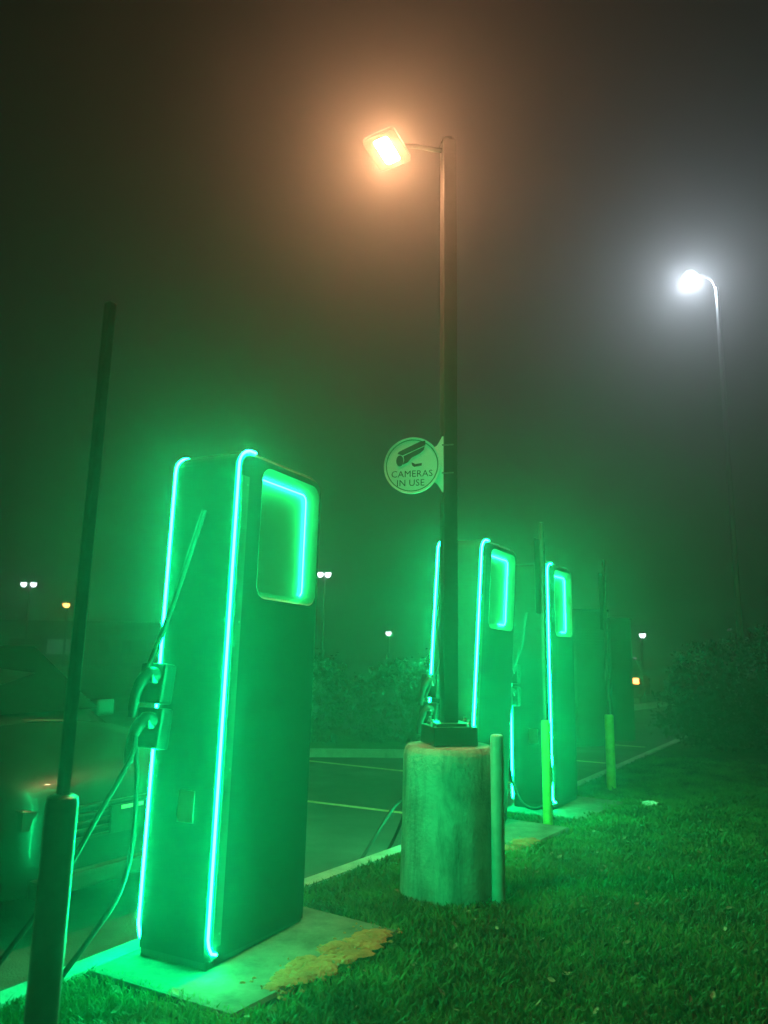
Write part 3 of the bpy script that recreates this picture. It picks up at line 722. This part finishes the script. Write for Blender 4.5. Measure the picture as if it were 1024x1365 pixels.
leafy('shrub', (7.7, 14.0, -.1), [(0, 0, 1.1, 1.0, .9, 1.1), (.8, .1, 1.4, .9, .8, 1.1), (-.4, 0, .6, 1.1, .8, .7)], 9000, .055, 'tallest dark shrub at the right edge of the photo', HG, M['leaf_dark'])
leafy('shrub', (9.6, 14.6, -.05), [(0, 0, 1.2, 1.1, .9, 1.25), (.8, .1, 1.0, 1.1, .8, 1.1)], 6000, .06, 'outermost dark shrub partly cut off by the right edge of the photo', HG, M['leaf_dark'])
HG2 = 'dark shrubs across the lot left of the pedestal'
leafy('shrub', (-1.5, 14.4, -.26), [(0, 0, .8, 1.0, .6, .85), (-.9, .1, .7, .8, .6, .75)], 6000, .05, 'dark rounded shrub across the lot right beside the nearest charger', HG2, M['leaf_dark'])
leafy('shrub', (.35, 14.8, -.26), [(0, 0, .75, 1.0, .6, .8), (.9, 0, .85, .8, .6, .9)], 6000, .05, 'dark shrub across the lot right behind the concrete pedestal', HG2, M['leaf_dark'])
kerb('kerb', [Vector((-16, 13.4, -0.157)), Vector((-3, 13.4, -0.157)), Vector((1.6, 13.6, -0.157)), Vector((2.0, 14.2, -.157))], .15, .1, 0.0)
mb = MB(); 
mb.add([(-16, 13.4, -.152), (1.6, 13.6, -.152), (2.0, 14.2, -.152), (2.0, 16.8, -.152), (-16, 16.8, -.152)], [(0, 1, 2, 3, 4)])
tag(mb.build('planting_bed', M['lawn_soil']), kind='structure')
# ------------------------------------------------------------------ far store
bd = thing('store_building', (-34, 78, -0.28), R(8), 'long low pale store building far off at the left', 'building')
mb = MB(); mb.box((0, 0, 1.9), (34, 10, 3.8)); mb.build('wall', M['wall'], bd)
mb = MB(); mb.box((0, 0, 3.95), (35, 11, .3)); mb.build('roof', M['roof'], bd, False, .05)
for k in range(9):
    mb = MB(); mb.box((-14+3.4*k, -5.03, 1.7), (2.4, .06, 1.6)); w = mb.build('window', M['roof'], bd)
    mb = MB(); mb.box((-14+3.4*k, -5.08, 1.7), (2.2, .04, 1.4)); mb.build('pane', M['litwin'] if k in (5,) else M['carglass'], w)

# ------------------------------------------------------------------ grass, leaves, litter
def in_obstacle(P):
    u = (P-np.array((K0.x, K0.y))) @ np.array((D.x, D.y)); v = (P-np.array((K0.x, K0.y))) @ np.array((RT.x, RT.y))
    bad = v < 0.06
    nn = np.array((-D.y, D.x)); dd = np.array((D.x, D.y))
    for c in (C1, C2, C3):
        q = P-np.array((c.x, c.y)); a = q @ dd; b = q @ nn
        wob = 0.05*np.sin(a*9+c.x)+0.03*np.sin(a*23)
        bad |= (a > -0.24+wob*0.6) & (a < 0.97+wob) & (b > -0.38+wob*1.3) & (b < 0.6)
    bad |= np.hypot(P[:, 0]-PC.x, P[:, 1]-PC.y) < 0.30
    return bad, u, v
def grass(n):
    r = 1.3+12.5*np.random.rand(n)**1.25; th = np.random.uniform(-.62, .66, n)
    P = np.stack([r*np.sin(th), r*np.cos(th)], 1)
    bad, u, v = in_obstacle(P); keep = (~bad) & (u < 15)
    P, u, v, r = P[keep], u[keep], v[keep], r[keep]
    z = np.array([lawn_z(a, b) for a, b in zip(u, v)])-0.014
    m = len(P)
    patch = np.sin(P[:, 0]*1.1+1.3*np.sin(P[:, 1]*0.9))*np.cos(P[:, 1]*1.4-P[:, 0]*0.6)
    clump = 0.55+0.9*np.clip(patch, -.5, 1)*np.random.rand(m)+0.45*np.sin(P[:, 0]*3.1+np.sin(P[:, 1]*2.3)*2)*np.sin(P[:, 1]*3.7+P[:, 0])
    h = (0.024+0.026*np.random.rand(m)+0.018*clump)*(1+0.02*r)
    w = (0.0022+0.0018*np.random.rand(m))*(0.7+0.28*r)
    a = np.random.rand(m)*2*np.pi; lean = h*np.random.uniform(.2, 1.0, m); b = a+np.random.uniform(-1.2, 1.2, m)
    px, py = np.cos(a)*w, np.sin(a)*w; lx, ly = np.cos(b+1.57)*lean, np.sin(b+1.57)*lean
    V = np.zeros((m, 5, 3))
    V[:, 0] = np.stack([P[:, 0]-px, P[:, 1]-py, z], 1); V[:, 1] = np.stack([P[:, 0]+px, P[:, 1]+py, z], 1)
    V[:, 2] = np.stack([P[:, 0]+px*.8+lx*.4, P[:, 1]+py*.8+ly*.4, z+h*.6], 1); V[:, 3] = np.stack([P[:, 0]-px*.8+lx*.4, P[:, 1]-py*.8+ly*.4, z+h*.6], 1)
    V[:, 4] = np.stack([P[:, 0]+lx, P[:, 1]+ly, z+h*(1-.25*np.random.rand(m))], 1)
    me = bpy.data.meshes.new('grass'); me.vertices.add(m*5); me.vertices.foreach_set('co', V.ravel())
    base = np.arange(m)*5
    quads = np.stack([base, base+1, base+2, base+3], 1); tris = np.stack([base+3, base+2, base+4], 1)
    loops = np.concatenate([quads, tris], 1).ravel()
    me.loops.add(m*7); me.loops.foreach_set('vertex_index', loops.astype(np.int32))
    me.polygons.add(m*2)
    ls = np.stack([np.arange(m)*7, np.arange(m)*7+4], 1).ravel(); lt = np.tile([4, 3], m)
    me.polygons.foreach_set('loop_start', ls.astype(np.int32)); me.polygons.foreach_set('loop_total', lt.astype(np.int32))
    me.update(calc_edges=True); me.validate(); me.materials.append(M['grass'])
    return tag(link('grass', me), kind='stuff')
grass(300000)

def leaf_litter(n):
    V = []; F = []
    while n > 0:
        r = 1.8+8.5*random.random()**1.2; th = random.uniform(-.35, .6); p = np.array([[r*math.sin(th), r*math.cos(th)]])
        bad, u, v = in_obstacle(p)
        if bad[0] or v[0] < .25: continue
        n -= 1
        z = lawn_z(u[0], v[0])+random.uniform(.012, .035); l = random.uniform(.012, .03); a = random.uniform(0, 6.28)
        e = Euler((random.uniform(-.7, .7), random.uniform(-.7, .7), a)).to_matrix(); b = len(V)
        c = Vector((p[0][0], p[0][1], z))
        for q in ((-1, 0, 0), (-.3, .5, .12), (.5, .4, .1), (1, 0, .25), (.5, -.4, .1), (-.3, -.5, .12), (0.1, 0, -.08)): V.append(tuple(c+e @ Vector(q)*l))
        F += [(b, b+6, b+1), (b+1, b+6, b+2), (b+2, b+6, b+3), (b+3, b+6, b+4), (b+4, b+6, b+5), (b+5, b+6, b)]
    me = bpy.data.meshes.new('fallen_leaves'); me.from_pydata(V, [], F); me.materials.append(M['deadleaf'])
    tag(link('fallen_leaves', me), kind='stuff')
leaf_litter(330)

def litter(x, y, s, label, lm='paper', seed=1):
    random.seed(seed); bm = bmesh.new(); bmesh.ops.create_icosphere(bm, subdivisions=3, radius=1)
    for v in bm.verts:
        k = 1+random.uniform(-.35, .25); v.co = Vector((v.co.x*s[0]*k, v.co.y*s[1]*k, v.co.z*s[2]*k))
    me = bpy.data.meshes.new('litter'); bm.to_mesh(me); bm.free(); me.materials.append(M[lm])
    o = link('crumpled_paper', me); q = np.array([[x, y]]); _, u, v = in_obstacle(q); o.location = (x, y, lawn_z(u[0], v[0])+s[2]*.6+.015)
    tag(o, label, 'litter', 'scraps of litter on the lawn')
litter(2.88, 8.62, (.085, .045, .03), 'crumpled pale scrap of litter far up the lawn right of the last charger', 'paper', 3)
litter(.90, 2.62, (.018, .014, .012), 'small pale scrap in the grass at the bottom edge of the photo', 'paper', 5)

# ------------------------------------------------------------------ the fog
mb = MB(); mb.box((0, 75, 5.3), (380, 250, 14.2)); mb.v = [tuple(v) for v in mb.v]
me = bpy.data.meshes.new('haze'); me.from_pydata(mb.v, [], mb.f); me.update()
fm = bpy.data.materials.new('haze_air'); fm.use_nodes = True; ft = fm.node_tree; ft.nodes.clear()
fo = ft.nodes.new('ShaderNodeOutputMaterial'); pv = ft.nodes.new('ShaderNodeVolumePrincipled')
pv.inputs['Color'].default_value = (0.92, 0.92, 0.92, 1); pv.inputs['Density'].default_value = FOG; pv.inputs['Anisotropy'].default_value = FOG_G
ft.links.new(pv.outputs[0], fo.inputs['Volume']); me.materials.append(fm)
hz = tag(link('haze', me), kind='stuff')
